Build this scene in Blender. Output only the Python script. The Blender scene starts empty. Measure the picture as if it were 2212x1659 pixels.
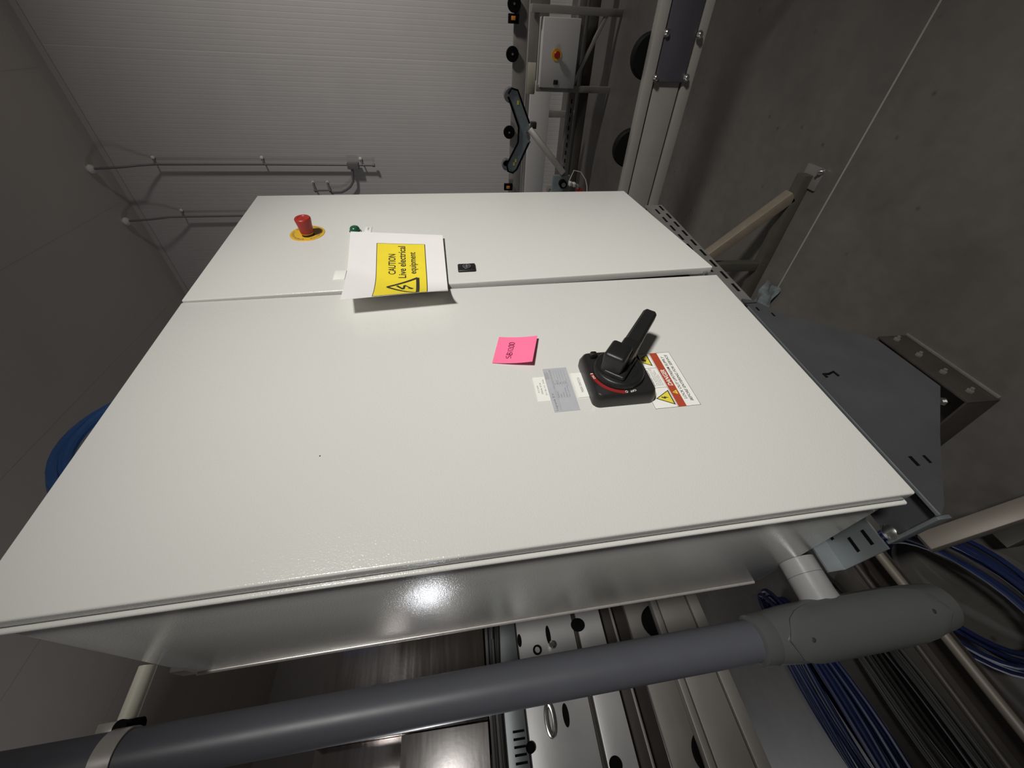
import bpy, bmesh, math, random
from mathutils import Matrix, Vector
random.seed(7)
PI = math.pi
sc = bpy.context.scene
col = sc.collection

# ------------------------------------------------------------------ camera
F = 835.0; W_, H_ = 2212, 1659
def ray(px, py): return Vector((px - W_ / 2, py - H_ / 2, F))
def basis_from(down, second, is_x):
    D = ray(*down).normalized(); S = ray(*second); S = (S - D * S.dot(D)).normalized(); Z = -D
    if is_x: X = S; Y = Z.cross(X)
    else: Y = S; X = Y.cross(Z)
    return Matrix((X, Y, Z))
R = basis_from((8000, 430), (1056, 1720), False)      # room axes seen from the camera
C = basis_from((7606, 275), (920, -94), True)         # cabinet axes (it stands slightly askew in the room)
CAMZ = 1.45
cam_d = bpy.data.cameras.new('camera'); cam = bpy.data.objects.new('camera', cam_d); col.objects.link(cam)
cam_d.sensor_fit = 'HORIZONTAL'; cam_d.sensor_width = 36.0; cam_d.lens = 36.0 * F / W_
cam_d.clip_start = 0.02; cam_d.clip_end = 60
cx = R @ Vector((1, 0, 0)); cy = R @ Vector((0, -1, 0)); cz = R @ Vector((0, 0, -1))
cam.matrix_world = Matrix(((cx.x, cy.x, cz.x, 0), (cx.y, cy.y, cz.y, 0), (cx.z, cy.z, cz.z, CAMZ), (0, 0, 0, 1)))
sc.camera = cam

# ------------------------------------------------------------------ world, lamps, exposure
wd = bpy.data.worlds.new('world'); sc.world = wd; wd.use_nodes = True
wd.node_tree.nodes['Background'].inputs[0].default_value = (0.80, 0.76, 0.74, 1)
wd.node_tree.nodes['Background'].inputs[1].default_value = 0.07
def area(name, loc, target, size, power, color, spread=180):
    l = bpy.data.lights.new(name, 'AREA'); l.shape = 'DISK'; l.size = size; l.energy = power; l.color = color
    l.spread = math.radians(spread)
    o = bpy.data.objects.new(name, l); col.objects.link(o)
    o.location = (loc[0], loc[1], loc[2] + CAMZ)
    d = Vector(target) - Vector(loc); o.rotation_euler = d.to_track_quat('-Z', 'Y').to_euler()
    return o
def spot(name, loc, target, radius, power, color, size, blend):
    l = bpy.data.lights.new(name, 'SPOT'); l.shadow_soft_size = radius; l.energy = power; l.color = color
    l.spot_size = math.radians(size); l.spot_blend = blend
    o = bpy.data.objects.new(name, l); col.objects.link(o); o.location = (loc[0], loc[1], loc[2] + CAMZ)
    d = Vector(target) - Vector(loc); o.rotation_euler = d.to_track_quat('-Z', 'Y').to_euler(); return o
spot('work_lamp', (-0.7, -3.1, 1.5), (1.05, 0.5, -0.48), 0.26, 750, (0.985, 0.97, 0.925), 42, 1.0)
area('wall_fill', (3.1, -3.6, 2.6), (6.0, 0.9, -0.1), 0.5, 48, (1.0, 0.96, 0.92), 100)  # added fill, lights the ribbed wall outside the spot's cone
hall = area('hall_lamp', (-1.45, 6.6, 0.72), (0.15, 0.7, 0.0), 0.26, 58, (0.93, 0.95, 1.0))
hall.data.shape = 'RECTANGLE'; hall.data.size = 2.2; hall.data.size_y = 0.15
sc.view_settings.view_transform = 'Standard'; sc.view_settings.look = 'None'
sc.view_settings.exposure = 0.0; sc.view_settings.gamma = 1.0; sc.view_settings.use_curve_mapping = False
sc.cycles.use_denoising = True
sc.cycles.max_bounces = 8
sc.cycles.sample_clamp_indirect = 6

# ------------------------------------------------------------------ pixel -> point helpers (measured from the photograph)
def G(px, py, axis, val):                    # room axes, relative to the camera
    r = R @ ray(px, py); return r * (val / r[axis])
def K(px, py, axis=1, val=0.5):              # cabinet axes, relative to the camera
    r = C @ ray(px, py); return r * (val / r[axis])

# ------------------------------------------------------------------ materials
def mat(name, rgb, rough=0.5, metal=0.0, var=0.0, vscale=8.0, bump=0.0, bscale=200.0, coat=0.0, aniso=None, spec=0.5, emis=None):
    m = bpy.data.materials.new(name); m.use_nodes = True; nt = m.node_tree; b = nt.nodes['Principled BSDF']
    b.inputs['Base Color'].default_value = (*rgb, 1); b.inputs['Roughness'].default_value = rough
    b.inputs['Metallic'].default_value = metal; b.inputs['Specular IOR Level'].default_value = spec
    if coat: b.inputs['Coat Weight'].default_value = coat; b.inputs['Coat Roughness'].default_value = 0.12
    tc = nt.nodes.new('ShaderNodeTexCoord')
    if var:
        n = nt.nodes.new('ShaderNodeTexNoise'); n.inputs['Scale'].default_value = vscale; n.inputs['Detail'].default_value = 6
        vec = tc.outputs['Object']
        if aniso:
            mp = nt.nodes.new('ShaderNodeMapping'); mp.inputs['Scale'].default_value = aniso
            nt.links.new(vec, mp.inputs[0]); vec = mp.outputs[0]
        nt.links.new(vec, n.inputs['Vector'])
        r = nt.nodes.new('ShaderNodeMapRange'); r.inputs[3].default_value = 1 - var; r.inputs[4].default_value = 1 + var
        r.inputs[1].default_value = 0.25; r.inputs[2].default_value = 0.75
        nt.links.new(n.outputs['Fac'], r.inputs[0])
        mx = nt.nodes.new('ShaderNodeVectorMath'); mx.operation = 'SCALE'; mx.inputs[0].default_value = rgb
        nt.links.new(r.outputs[0], mx.inputs['Scale']); nt.links.new(mx.outputs[0], b.inputs['Base Color'])
        r2 = nt.nodes.new('ShaderNodeMapRange'); r2.inputs[3].default_value = max(0.03, rough - 0.06); r2.inputs[4].default_value = rough + 0.08
        nt.links.new(n.outputs['Fac'], r2.inputs[0]); nt.links.new(r2.outputs[0], b.inputs['Roughness'])
    if bump:
        n2 = nt.nodes.new('ShaderNodeTexNoise'); n2.inputs['Scale'].default_value = bscale; n2.inputs['Detail'].default_value = 2
        nt.links.new(tc.outputs['Object'], n2.inputs['Vector'])
        bp = nt.nodes.new('ShaderNodeBump'); bp.inputs['Strength'].default_value = bump; bp.inputs['Distance'].default_value = 0.001
        nt.links.new(n2.outputs['Fac'], bp.inputs['Height']); nt.links.new(bp.outputs[0], b.inputs['Normal'])
    return m
M = dict(
    powder=mat('cabinet_powder_coat', (0.68, 0.672, 0.635), 0.15, bump=0.30, bscale=480, var=0.012, vscale=3),
    powder_dark=mat('door_gasket_rubber', (0.03, 0.03, 0.028), 0.7),
    black=mat('black_plastic', (0.012, 0.012, 0.012), 0.42, bump=0.15, bscale=600),
    blackside=mat('satin_black_plastic', (0.020, 0.019, 0.018), 0.30, bump=0.1, bscale=500),
    red=mat('red_plastic', (0.36, 0.022, 0.014), 0.38, var=0.05, vscale=60),
    redprint=mat('red_print', (0.25, 0.012, 0.012), 0.5),
    yellow=mat('yellow_plate', (0.72, 0.42, 0.025), 0.45, var=0.05, vscale=80),
    yprint=mat('yellow_print', (0.90, 0.72, 0.035), 0.7, var=0.03, vscale=30),
    paper=mat('white_paper', (0.86, 0.84, 0.82), 0.75, var=0.015, vscale=20),
    ink=mat('black_ink', (0.03, 0.028, 0.025), 0.7),
    greyink=mat('grey_ink', (0.22, 0.22, 0.22), 0.7),
    white=mat('white_vinyl', (0.86, 0.85, 0.80), 0.45),
    silver=mat('silver_label_foil', (0.52, 0.53, 0.56), 0.42, metal=0.15, var=0.03, vscale=60),
    dangerred=mat('danger_red_vinyl', (0.42, 0.065, 0.03), 0.5),
    sticker_y=mat('warning_yellow_vinyl', (0.78, 0.66, 0.07), 0.5),
    pink=mat('pink_note_paper', (1.0, 0.19, 0.36), 0.75, var=0.02, vscale=30),
    maroon=mat('pen_ink', (0.22, 0.01, 0.06), 0.7),
    green=mat('green_lens', (0.015, 0.10, 0.05), 0.25),
    chrome=mat('bright_metal', (0.72, 0.72, 0.70), 0.22, metal=1.0, var=0.05, vscale=50),
    steel=mat('stainless_steel', (0.55, 0.51, 0.50), 0.18, metal=1.0, var=0.10, vscale=6, aniso=(1, 1, 14), bump=0.1, bscale=90),
    steelbright=mat('bright_stainless_sheet', (0.66, 0.63, 0.62), 0.34, metal=1.0, var=0.10, vscale=8, aniso=(1, 1, 14), bump=0.15, bscale=90),
    brightsteel=mat('zinc_plated_strap', (0.62, 0.58, 0.55), 0.28, metal=0.55, var=0.05, vscale=40),
    dullrail=mat('darkened_tube', (0.14, 0.122, 0.100), 0.5, metal=0.2, var=0.06, vscale=15),
    galv=mat('galvanised_steel', (0.27, 0.29, 0.30), 0.42, metal=0.7, var=0.12, vscale=14),
    galvdark=mat('dark_galvanised_sheet', (0.085, 0.09, 0.092), 0.45, metal=0.45, var=0.12, vscale=9),
    strut=mat('slotted_steel', (0.22, 0.21, 0.20), 0.45, metal=0.5, var=0.10, vscale=25),
    bronze=mat('brushed_stainless_tube', (0.27, 0.225, 0.175), 0.42, metal=0.55, var=0.08, vscale=20),
    darktube=mat('dull_steel_tube', (0.075, 0.068, 0.055), 0.5, metal=0.4, var=0.10, vscale=20),
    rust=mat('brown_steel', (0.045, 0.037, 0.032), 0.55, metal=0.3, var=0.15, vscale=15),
    rail=mat('anodised_rail', (0.26, 0.245, 0.225), 0.45, metal=0.25, var=0.05, vscale=10),
    rail_back=mat('painted_machine_sheet', (0.52, 0.52, 0.52), 0.35, metal=0.25, var=0.10, vscale=7),
    rubber=mat('black_rubber', (0.004, 0.004, 0.004), 0.6, spec=0.06),
    purple=mat('dark_cover_plate', (0.045, 0.042, 0.05), 0.55, var=0.08, vscale=20),
    pvc=mat('grey_pvc', (0.085, 0.088, 0.103), 0.40, var=0.03, vscale=20),
    pvcfit=mat('light_grey_pvc_fitting', (0.085, 0.088, 0.088), 0.28, var=0.03, vscale=20),
    nipple=mat('pale_grey_pvc_nipple', (0.25, 0.25, 0.25), 0.28, var=0.02, vscale=20),
    ivory=mat('ivory_plastic_rod', (0.70, 0.67, 0.56), 0.40, var=0.03, vscale=20),
    blue=mat('blue_cable_jacket', (0.07, 0.20, 0.55), 0.40, var=0.1, vscale=20),
    darkblue=mat('dark_blue_cable_jacket', (0.006, 0.013, 0.06), 0.45, var=0.1, vscale=20),
    greycable=mat('grey_cable_jacket', (0.045, 0.045, 0.043), 0.5, var=0.1, vscale=20),
    wall=mat('painted_steel_wall', (0.47, 0.45, 0.435), 0.45, var=0.03, vscale=2.0),
    ceil=mat('painted_ceiling_panel', (0.56, 0.515, 0.475), 0.55, var=0.02, vscale=2.0),
    trimm=mat('ceiling_trim_sheet', (0.40, 0.375, 0.35), 0.55),
    seam=mat('sealant', (0.50, 0.47, 0.43), 0.6),
    floorseam=mat('floor_joint_sealant', (0.24, 0.225, 0.20), 0.6),
    wallseam=mat('wall_sealant', (0.60, 0.58, 0.55), 0.5),
    conduit=mat('painted_conduit', (0.15, 0.14, 0.145), 0.5),
    clip=mat('white_nylon', (0.75, 0.73, 0.70), 0.5),
    boxpaint=mat('control_box_paint', (0.50, 0.485, 0.465), 0.45),
    frosty=mat('green_grey_steel', (0.26, 0.30, 0.31), 0.35, metal=0.3, var=0.1, vscale=20),
    orange=mat('orange_plastic', (0.60, 0.22, 0.03), 0.5),
    cream=mat('cream_sheet', (0.52, 0.50, 0.40), 0.5),
    debris=mat('dusty_plastic_film', (0.14, 0.16, 0.16), 0.4, var=0.3, vscale=30),
)
# concrete
mc = bpy.data.materials.new('polished_concrete'); mc.use_nodes = True
nt = mc.node_tree; b = nt.nodes['Principled BSDF']; tc = nt.nodes.new('ShaderNodeTexCoord')
n1 = nt.nodes.new('ShaderNodeTexNoise'); n1.inputs['Scale'].default_value = 1.6; n1.inputs['Detail'].default_value = 8; n1.inputs['Roughness'].default_value = 0.62
n2 = nt.nodes.new('ShaderNodeTexNoise'); n2.inputs['Scale'].default_value = 22; n2.inputs['Detail'].default_value = 5
v1 = nt.nodes.new('ShaderNodeTexVoronoi'); v1.inputs['Scale'].default_value = 9; v1.feature = 'F1'
for n in (n1, n2, v1): nt.links.new(tc.outputs['Object'], n.inputs['Vector'])
cr = nt.nodes.new('ShaderNodeValToRGB'); cr.color_ramp.elements[0].position = 0.3; cr.color_ramp.elements[1].position = 0.7
cr.color_ramp.elements[0].color = (0.072, 0.066, 0.060, 1); cr.color_ramp.elements[1].color = (0.120, 0.111, 0.101, 1)
nt.links.new(n1.outputs['Fac'], cr.inputs[0])
mr = nt.nodes.new('ShaderNodeMapRange'); mr.inputs[3].default_value = 0.82; mr.inputs[4].default_value = 1.18
nt.links.new(n2.outputs['Fac'], mr.inputs[0])
sp = nt.nodes.new('ShaderNodeMapRange'); sp.inputs[1].default_value = 0.03; sp.inputs[2].default_value = 0.09; sp.inputs[3].default_value = 0.55; sp.inputs[4].default_value = 1.0
nt.links.new(v1.outputs['Distance'], sp.inputs[0])
mu = nt.nodes.new('ShaderNodeMath'); mu.operation = 'MULTIPLY'; nt.links.new(mr.outputs[0], mu.inputs[0]); nt.links.new(sp.outputs[0], mu.inputs[1])
vm = nt.nodes.new('ShaderNodeVectorMath'); vm.operation = 'SCALE'; nt.links.new(cr.outputs[0], vm.inputs[0]); nt.links.new(mu.outputs[0], vm.inputs['Scale'])
nt.links.new(vm.outputs[0], b.inputs['Base Color']); b.inputs['Roughness'].default_value = 0.48
M['concrete'] = mc

# ------------------------------------------------------------------ mesh builder
class MB:
    def __init__(s): s.v = []; s.f = []
    def add(s, vs, fs):
        n = len(s.v); s.v += [Vector(v) for v in vs]; s.f += [tuple(i + n for i in f) for f in fs]; return s
    def box(s, x0, x1, y0, y1, z0, z1, bev=0.0, seg=2, mtx=None):
        bm = bmesh.new(); bmesh.ops.create_cube(bm, size=1)
        for v in bm.verts:
            v.co = Vector(((x0 + x1) / 2 + v.co.x * (x1 - x0), (y0 + y1) / 2 + v.co.y * (y1 - y0), (z0 + z1) / 2 + v.co.z * (z1 - z0)))
        if bev: bmesh.ops.bevel(bm, geom=bm.edges[:], offset=bev, segments=seg, affect='EDGES', profile=0.5)
        bm.verts.index_update()
        vs = [(mtx @ v.co if mtx else v.co.copy()) for v in bm.verts]; fs = [[v.index for v in f.verts] for f in bm.faces]
        bm.free(); return s.add(vs, fs)
    def tube(s, pts, r, n=12, cap=True, r2=None):
        pts = [Vector(p) for p in pts]; N = len(pts); rings = []
        t0 = (pts[1] - pts[0]).normalized(); up = Vector((0, 0, 1)) if abs(t0.z) < 0.9 else Vector((1, 0, 0))
        a = t0.cross(up).normalized()
        for i, p in enumerate(pts):
            t = (pts[min(i + 1, N - 1)] - pts[max(i - 1, 0)]).normalized()
            a = (a - t * a.dot(t)).normalized(); bb = t.cross(a)
            rr = r if not isinstance(r, (list, tuple)) else r[i]
            rings.append([p + (a * math.cos(2 * PI * k / n) + bb * math.sin(2 * PI * k / n)) * rr for k in range(n)])
        vs = [v for rg in rings for v in rg]; fs = []
        for i in range(N - 1):
            for k in range(n): fs.append((i * n + k, i * n + (k + 1) % n, (i + 1) * n + (k + 1) % n, (i + 1) * n + k))
        if cap: fs.append(tuple(range(n))[::-1]); fs.append(tuple((N - 1) * n + k for k in range(n)))
        return s.add(vs, fs)
    def cyl(s, p0, p1, r, n=24, r1=None): return s.tube([p0, p1], [r, r if r1 is None else r1], n)
    def lathe(s, p0, axis, prof, n=24):      # prof: (distance along axis, radius)
        ax = Vector(axis).normalized(); p0 = Vector(p0); up = Vector((0, 0, 1)) if abs(ax.z) < 0.9 else Vector((1, 0, 0))
        a = ax.cross(up).normalized(); bb = ax.cross(a); vs = []; fs = []
        for d, r in prof:
            for k in range(n): vs.append(p0 + ax * d + (a * math.cos(2 * PI * k / n) + bb * math.sin(2 * PI * k / n)) * max(r, 1e-5))
        for i in range(len(prof) - 1):
            for k in range(n): fs.append((i * n + k, i * n + (k + 1) % n, (i + 1) * n + (k + 1) % n, (i + 1) * n + k))
        fs.append(tuple(range(n))[::-1]); fs.append(tuple((len(prof) - 1) * n + k for k in range(n)))
        return s.add(vs, fs)
    def prism(s, poly, off):                 # planar polygon (3D points) extruded by off
        n = len(poly); off = Vector(off); vs = [Vector(p) for p in poly] + [Vector(p) + off for p in poly]
        fs = [tuple(range(n)), tuple(range(2 * n - 1, n - 1, -1))] + [(i, i + n, (i + 1) % n + n, (i + 1) % n) for i in range(n)]
        return s.add(vs, fs)
    def ring(s, p0, axis, r0, r1, h, a0=0, a1=2 * PI, n=32, ref=None):
        ax = Vector(axis).normalized(); p0 = Vector(p0); a = Vector(ref) if ref else ax.cross(Vector((0, 0, 1))).normalized(); bb = ax.cross(a)
        full = abs(a1 - a0 - 2 * PI) < 1e-6; vs = []; fs = []; m = n if full else n + 1
        for i in range(m):
            t = a0 + (a1 - a0) * i / n; d = a * math.cos(t) + bb * math.sin(t)
            vs += [p0 + d * r0, p0 + d * r1, p0 + d * r1 + ax * h, p0 + d * r0 + ax * h]
        for i in range(n):
            j = (i + 1) % m
            for k in range(4): fs.append((i * 4 + k, i * 4 + (k + 1) % 4, j * 4 + (k + 1) % 4, j * 4 + k))
        if not full: fs.append((0, 1, 2, 3)); fs.append(tuple(n * 4 + k for k in (3, 2, 1, 0)))
        return s.add(vs, fs)
    def quadbeam(s, p0, p1, w, h, up=(0, 0, 1), bev=0.003):   # rectangular bar between two points
        p0 = Vector(p0); p1 = Vector(p1); L = (p1 - p0).length; t = (p1 - p0) / L; u = Vector(up); u = (u - t * u.dot(t)).normalized(); a = t.cross(u)
        mt = Matrix(((t.x, a.x, u.x, p0.x), (t.y, a.y, u.y, p0.y), (t.z, a.z, u.z, p0.z), (0, 0, 0, 1)))
        return s.box(0, L, -w / 2, w / 2, -h / 2, h / 2, bev, 2, mt)
    def build(s, name, material, parent=None, origin=(0, 0, 0), frame='R', smooth=True):
        me = bpy.data.meshes.new(name); o3 = Vector(parent['_o'] if parent and '_o' in parent else origin)
        me.from_pydata([v - o3 for v in s.v], [], s.f); me.validate()
        bm = bmesh.new(); bm.from_mesh(me); bmesh.ops.recalc_face_normals(bm, faces=bm.faces[:]); bm.to_mesh(me); bm.free()
        if smooth:
            me.polygons.foreach_set('use_smooth', [True] * len(me.polygons)); me.set_sharp_from_angle(angle=math.radians(32))
        me.materials.append(M[material]); o = bpy.data.objects.new(name, me); col.objects.link(o)
        if parent: o.parent = parent; o['_o'] = list(o3)
        else: o.matrix_world = frame_matrix(o3, frame); o['_o'] = list(o3)
        return o
RC = R @ C.transposed()
def frame_matrix(origin, frame):
    o = Vector(origin)
    if frame == 'C':
        w = RC @ o; m = RC.to_4x4(); m.translation = (w.x, w.y, w.z + CAMZ); return m
    return Matrix.Translation((o.x, o.y, o.z + CAMZ))
def tag(o, label=None, cat=None, group=None, kind=None):
    if label: o['label'] = label
    if cat: o['category'] = cat
    if group: o['group'] = group
    if kind: o['kind'] = kind
    return o
def thing(name, label, cat, origin, frame='R', group=None, kind=None):
    e = bpy.data.objects.new(name, None); col.objects.link(e); e.empty_display_size = 0.1
    e.matrix_world = frame_matrix(origin, frame); e['_o'] = list(origin)
    return tag(e, label, cat, group, kind)

def text_mesh(s, shear=0.0, bold=0.0):
    c = bpy.data.curves.new('t', 'FONT'); c.body = s; c.shear = shear; c.offset = bold; c.resolution_u = 3
    o = bpy.data.objects.new('t', c); col.objects.link(o)
    dg = bpy.context.evaluated_depsgraph_get(); me = bpy.data.meshes.new_from_object(o.evaluated_get(dg))
    vs = [v.co.copy() for v in me.vertices]; fs = [tuple(p.vertices) for p in me.polygons]
    bpy.data.objects.remove(o); bpy.data.curves.remove(c); bpy.data.meshes.remove(me)
    x0 = min(v.x for v in vs); x1 = max(v.x for v in vs); y0 = min(v.y for v in vs); y1 = max(v.y for v in vs)
    return [((v.x - x0) / (x1 - x0), (v.y - y0) / (y1 - y0)) for v in vs], fs
def put_text(mb, s, x0, x1, z0, z1, y, shear=0.0, bold=0.0):       # lettering on a plane y = const, cabinet axes
    vs, fs = text_mesh(s, shear, bold)
    mb.add([(x0 + u * (x1 - x0), y, z0 + w * (z1 - z0)) for u, w in vs], fs)
def flat(mb, x0, x1, z0, z1, y, th=0.0004): mb.box(x0, x1, y, y + th, z0, z1)
def bars(mb, rects, y, th=0.0003):
    for x0, x1, z0, z1 in rects: flat(mb, x0, x1, z0, z1, y, th)

FL = -CAMZ        # floor height, relative to camera
WX = 6.0; CZ = 4.3

# ================================================================== the setting
floor = thing('floor', None, None, (0, 0, FL), kind='structure'); tag(floor, 'grey polished concrete floor with pale sealed saw-cut joint')
xs = [-6.0, -3.0, 1.4275, 5.93, 9.0]
for i in range(len(xs) - 1):
    MB().box(xs[i] + 0.004, xs[i + 1] - 0.004, -6, 11, FL - 0.15, FL).build('concrete_slab', 'concrete', floor, smooth=False)
for x in xs[1:-1]:
    MB().box(x - 0.005, x + 0.005, -6, 11, FL - 0.12, FL - 0.0005).build('joint_filler', 'floorseam', floor, smooth=False)

wall = thing('wall_right', None, None, (WX, 0, FL), kind='structure'); tag(wall, 'pale grey ribbed metal panel wall')
pw = 1.333
prof = []; n_r = 27; rs = pw / n_r
for k in range(n_r):
    y = k * rs
    prof += [(y, 0.0), (y + rs * 0.72, 0.0), (y + rs * 0.80, 0.0007), (y + rs * 0.92, 0.0007)]
prof.append((pw - 0.004, 0.0))
prof[0] = (0.004, 0.0)
pvs = []; pfs = []
for (y, d) in prof: pvs += [Vector((d, y, 0)), Vector((d, y, CZ - FL))]
for i in range(len(prof) - 1): pfs.append((2 * i, 2 * i + 1, 2 * i + 3, 2 * i + 2))
nb = len(pvs)
pvs += [Vector((0.08, 0.004, 0)), Vector((0.08, 0.004, CZ - FL)), Vector((0.08, pw - 0.004, 0)), Vector((0.08, pw - 0.004, CZ - FL))]
pfs += [(nb, nb + 1, 1, 0), (nb - 2, nb - 1, nb + 3, nb + 2), (nb, nb + 2, nb + 3, nb + 1)]
panel_me = bpy.data.meshes.new('wall_panel'); panel_me.from_pydata(pvs, [], pfs); panel_me.materials.append(M['wall'])
for k in range(-5, 8):
    o = bpy.data.objects.new('wall_panel', panel_me); col.objects.link(o); o.parent = wall; o.location = (0, 0.377 + k * pw, 0)
    MB().box(WX + 0.001, WX + 0.02, 0.377 + k * pw - 0.004, 0.377 + k * pw + 0.004, FL, CZ).build('panel_seam', 'wallseam', wall, smooth=False)
ceil = thing('ceiling', None, None, (0, 0, CZ), kind='structure'); tag(ceil, 'dark grey flat panel ceiling')
for k in range(-5, 8):
    y0 = 0.555 + k * 1.36
    MB().box(-5.0, WX + 0.02, y0 + 0.004, y0 + 1.356, CZ, CZ + 0.1).build('ceiling_panel', 'ceil', ceil, smooth=False)
    MB().box(-5.0, WX, y0 - 0.004, y0 + 0.004, CZ - 0.001, CZ + 0.02).build('panel_seam', 'seam', ceil, smooth=False)
tr = MB().prism([(WX, -6, CZ - 0.09), (WX, -6, CZ), (WX - 0.13, -6, CZ), (WX - 0.11, -6, CZ - 0.012), (WX - 0.03, -6, CZ - 0.04), (WX - 0.012, -6, CZ - 0.09)], (0, 17, 0))
tag(tr.build('trim_1', 'trimm', None, (WX, 0, CZ)), 'folded sheet cove between wall and ceiling', kind='structure')
tag(MB().box(-5, WX, 10.2, 10.3, FL, CZ).build('wall_back', 'wall', None, (0, 10.2, FL)), 'plain grey far end wall', kind='structure')

# ================================================================== electrical cabinet
CAB = (0.73, 0.73, -0.645)
cab = thing('electrical_cabinet', 'large light grey two-door steel electrical cabinet filling the middle of the view', 'cabinet', CAB, 'C')
g = MB(); g.box(0.178, 1.235, 0.518, 0.527, -0.590, 0.548); g.build('door_gasket', 'powder_dark', cab)
def skew_door(quad, th, bev):       # quad: 4 front corners (x,y,z) ; rounded front edges, thickness th in +y
    bm = bmesh.new(); q = [Vector(p) for p in quad]
    fv = [bm.verts.new(p) for p in q]; bv = [bm.verts.new(p + Vector((0, th, 0))) for p in q]
    bm.faces.new(fv); bm.faces.new(bv[::-1])
    for i in range(4): bm.faces.new((fv[i], bv[i], bv[(i + 1) % 4], fv[(i + 1) % 4]))
    bmesh.ops.recalc_face_normals(bm, faces=bm.faces[:])
    bm.verts.index_update()
    bmesh.ops.bevel(bm, geom=bm.edges[:], offset=bev, segments=4, affect='EDGES', profile=0.5)
    bm.verts.index_update(); vs = [v.co.copy() for v in bm.verts]; fs = [[v.index for v in f.verts] for f in bm.faces]; bm.free()
    mb = MB(); mb.add(vs, fs); return mb
skew_door([(0.173, 0.531, 0.553), (1.262, 0.531, 0.553), (1.255, 0.531, -0.598), (0.173, 0.531, -0.636)], 0.404, 0.008).build('body', 'powder', cab)
fl = skew_door([(0.1655, 0.527, 0.560), (1.268, 0.527, 0.558), (1.258, 0.527, -0.606), (0.1655, 0.527, -0.649)], 0.0075, 0.0035)
fl.build('front_flange', 'powder', cab)
nd = skew_door([(0.1697, 0.5, 0.5595), (0.7535, 0.5, 0.5595), (0.7535, 0.5, -0.641), (0.1697, 0.5, -0.641)], 0.0215, 0.0035).build('cabinet_door', 'powder', cab)
tag(nd, 'near wide door')
fd = skew_door([(0.7560, 0.4975, 0.5595), (1.2905, 0.500, 0.558), (1.2672, 0.500, -0.585), (0.7760, 0.4925, -0.640)], 0.0200, 0.0030).build('cabinet_door', 'powder', cab)
tag(fd, 'far door standing slightly proud at its lower edge')
MB().box(0.768, 0.778, 0.503, 0.512, -0.628, -0.618, 0.002).build('door_catch', 'galv', cab)
# paint chip on near door
pc = K(691, 985); MB().lathe((pc.x, 0.4998, pc.z), (0, -1, 0), [(0, 0.0011), (0.0003, 0.0009)], 8).build('paint_chip', 'ink', nd)

# --- emergency stop
ES = (1.036, 0.5, 0.366)
es = MB().lathe((ES[0], 0.5005, ES[2]), (0, -1, 0), [(0, 0.043), (0.0022, 0.043), (0.003, 0.042), (0.003, 0.001)], 40).build('emergency_stop', 'yellow', cab)
tag(es, 'round yellow emergency stop plate')
et = MB()
word = 'EMERGENCY STOP  ARRET URGENCE'
for i, ch in enumerate(word):
    if ch == ' ': continue
    vs, fs = text_mesh(ch); a = PI * 0.95 - 2 * PI * i / 31.0; r = 0.0345; s_ = 0.0052
    ca, sa = math.cos(a), math.sin(a)
    et.add([(ES[0] + r * ca + ((u - .5) * sa + (w - .5) * ca) * s_, 0.4969, ES[2] + r * sa + (-(u - .5) * ca + (w - .5) * sa) * s_) for u, w in vs], fs)
et.build('lettering', 'greyink', es, smooth=False)
ec = (ES[0] - 0.010, 0.0, ES[2] - 0.004)
MB().lathe((ec[0], 0.499, ec[2]), (0, -1, 0), [(0, 0.0150), (0.008, 0.0150), (0.009, 0.0145)], 28).build('collar', 'black', es)
MB().lathe((ec[0], 0.492, ec[2]), (0, -1, 0), [(0, 0.0155), (0.002, 0.0158), (0.0025, 0.0155)], 28).build('collar_ring', 'yellow', es)
MB().lathe((ec[0], 0.4905, ec[2]), (0, -1, 0), [(0, 0.0150), (0.001, 0.0160), (0.020, 0.0175), (0.033, 0.0195), (0.036, 0.0192), (0.038, 0.0175), (0.0382, 0.0120), (0.0372, 0.0110), (0.0372, 0.004), (0.0380, 0.002)], 32).build('mushroom_button', 'red', es)
# --- pilot light and its tag
plx, plz = 1.036, 0.246
pl = MB().lathe((plx, 0.5, plz), (0, -1, 0), [(0, 0.0150), (0.005, 0.0150), (0.007, 0.0135), (0.007, 0.001)], 28).build('pilot_light', 'chrome', cab)
MB().lathe((plx, 0.4945, plz), (0, -1, 0), [(0, 0.0125), (0.005, 0.0125), (0.009, 0.010), (0.011, 0.006), (0.0115, 0.001)], 24).build('green_lens', 'green', pl)
pt = MB(); pt.box(1.015, 1.060, 0.4975, 0.4995, 0.205, 0.222, 0.0005); ptag = pt.build('pilot_tag', 'white', cab)
tt = MB(); put_text(tt, 'POWER', 1.041, 1.056, 0.2115, 0.2155, 0.4973); tt.build('lettering', 'greyink', ptag, smooth=False)
# small white label peeping from behind the paper sign
a = K(741, 607); b_ = K(752, 587)
MB().box(a.x, b_.x + 0.0, 0.4955, 0.4975, 0.262 - 0.02, 0.285 - 0.02 + 0.002, 0.0004).build('blank_label', 'white', cab)
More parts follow.
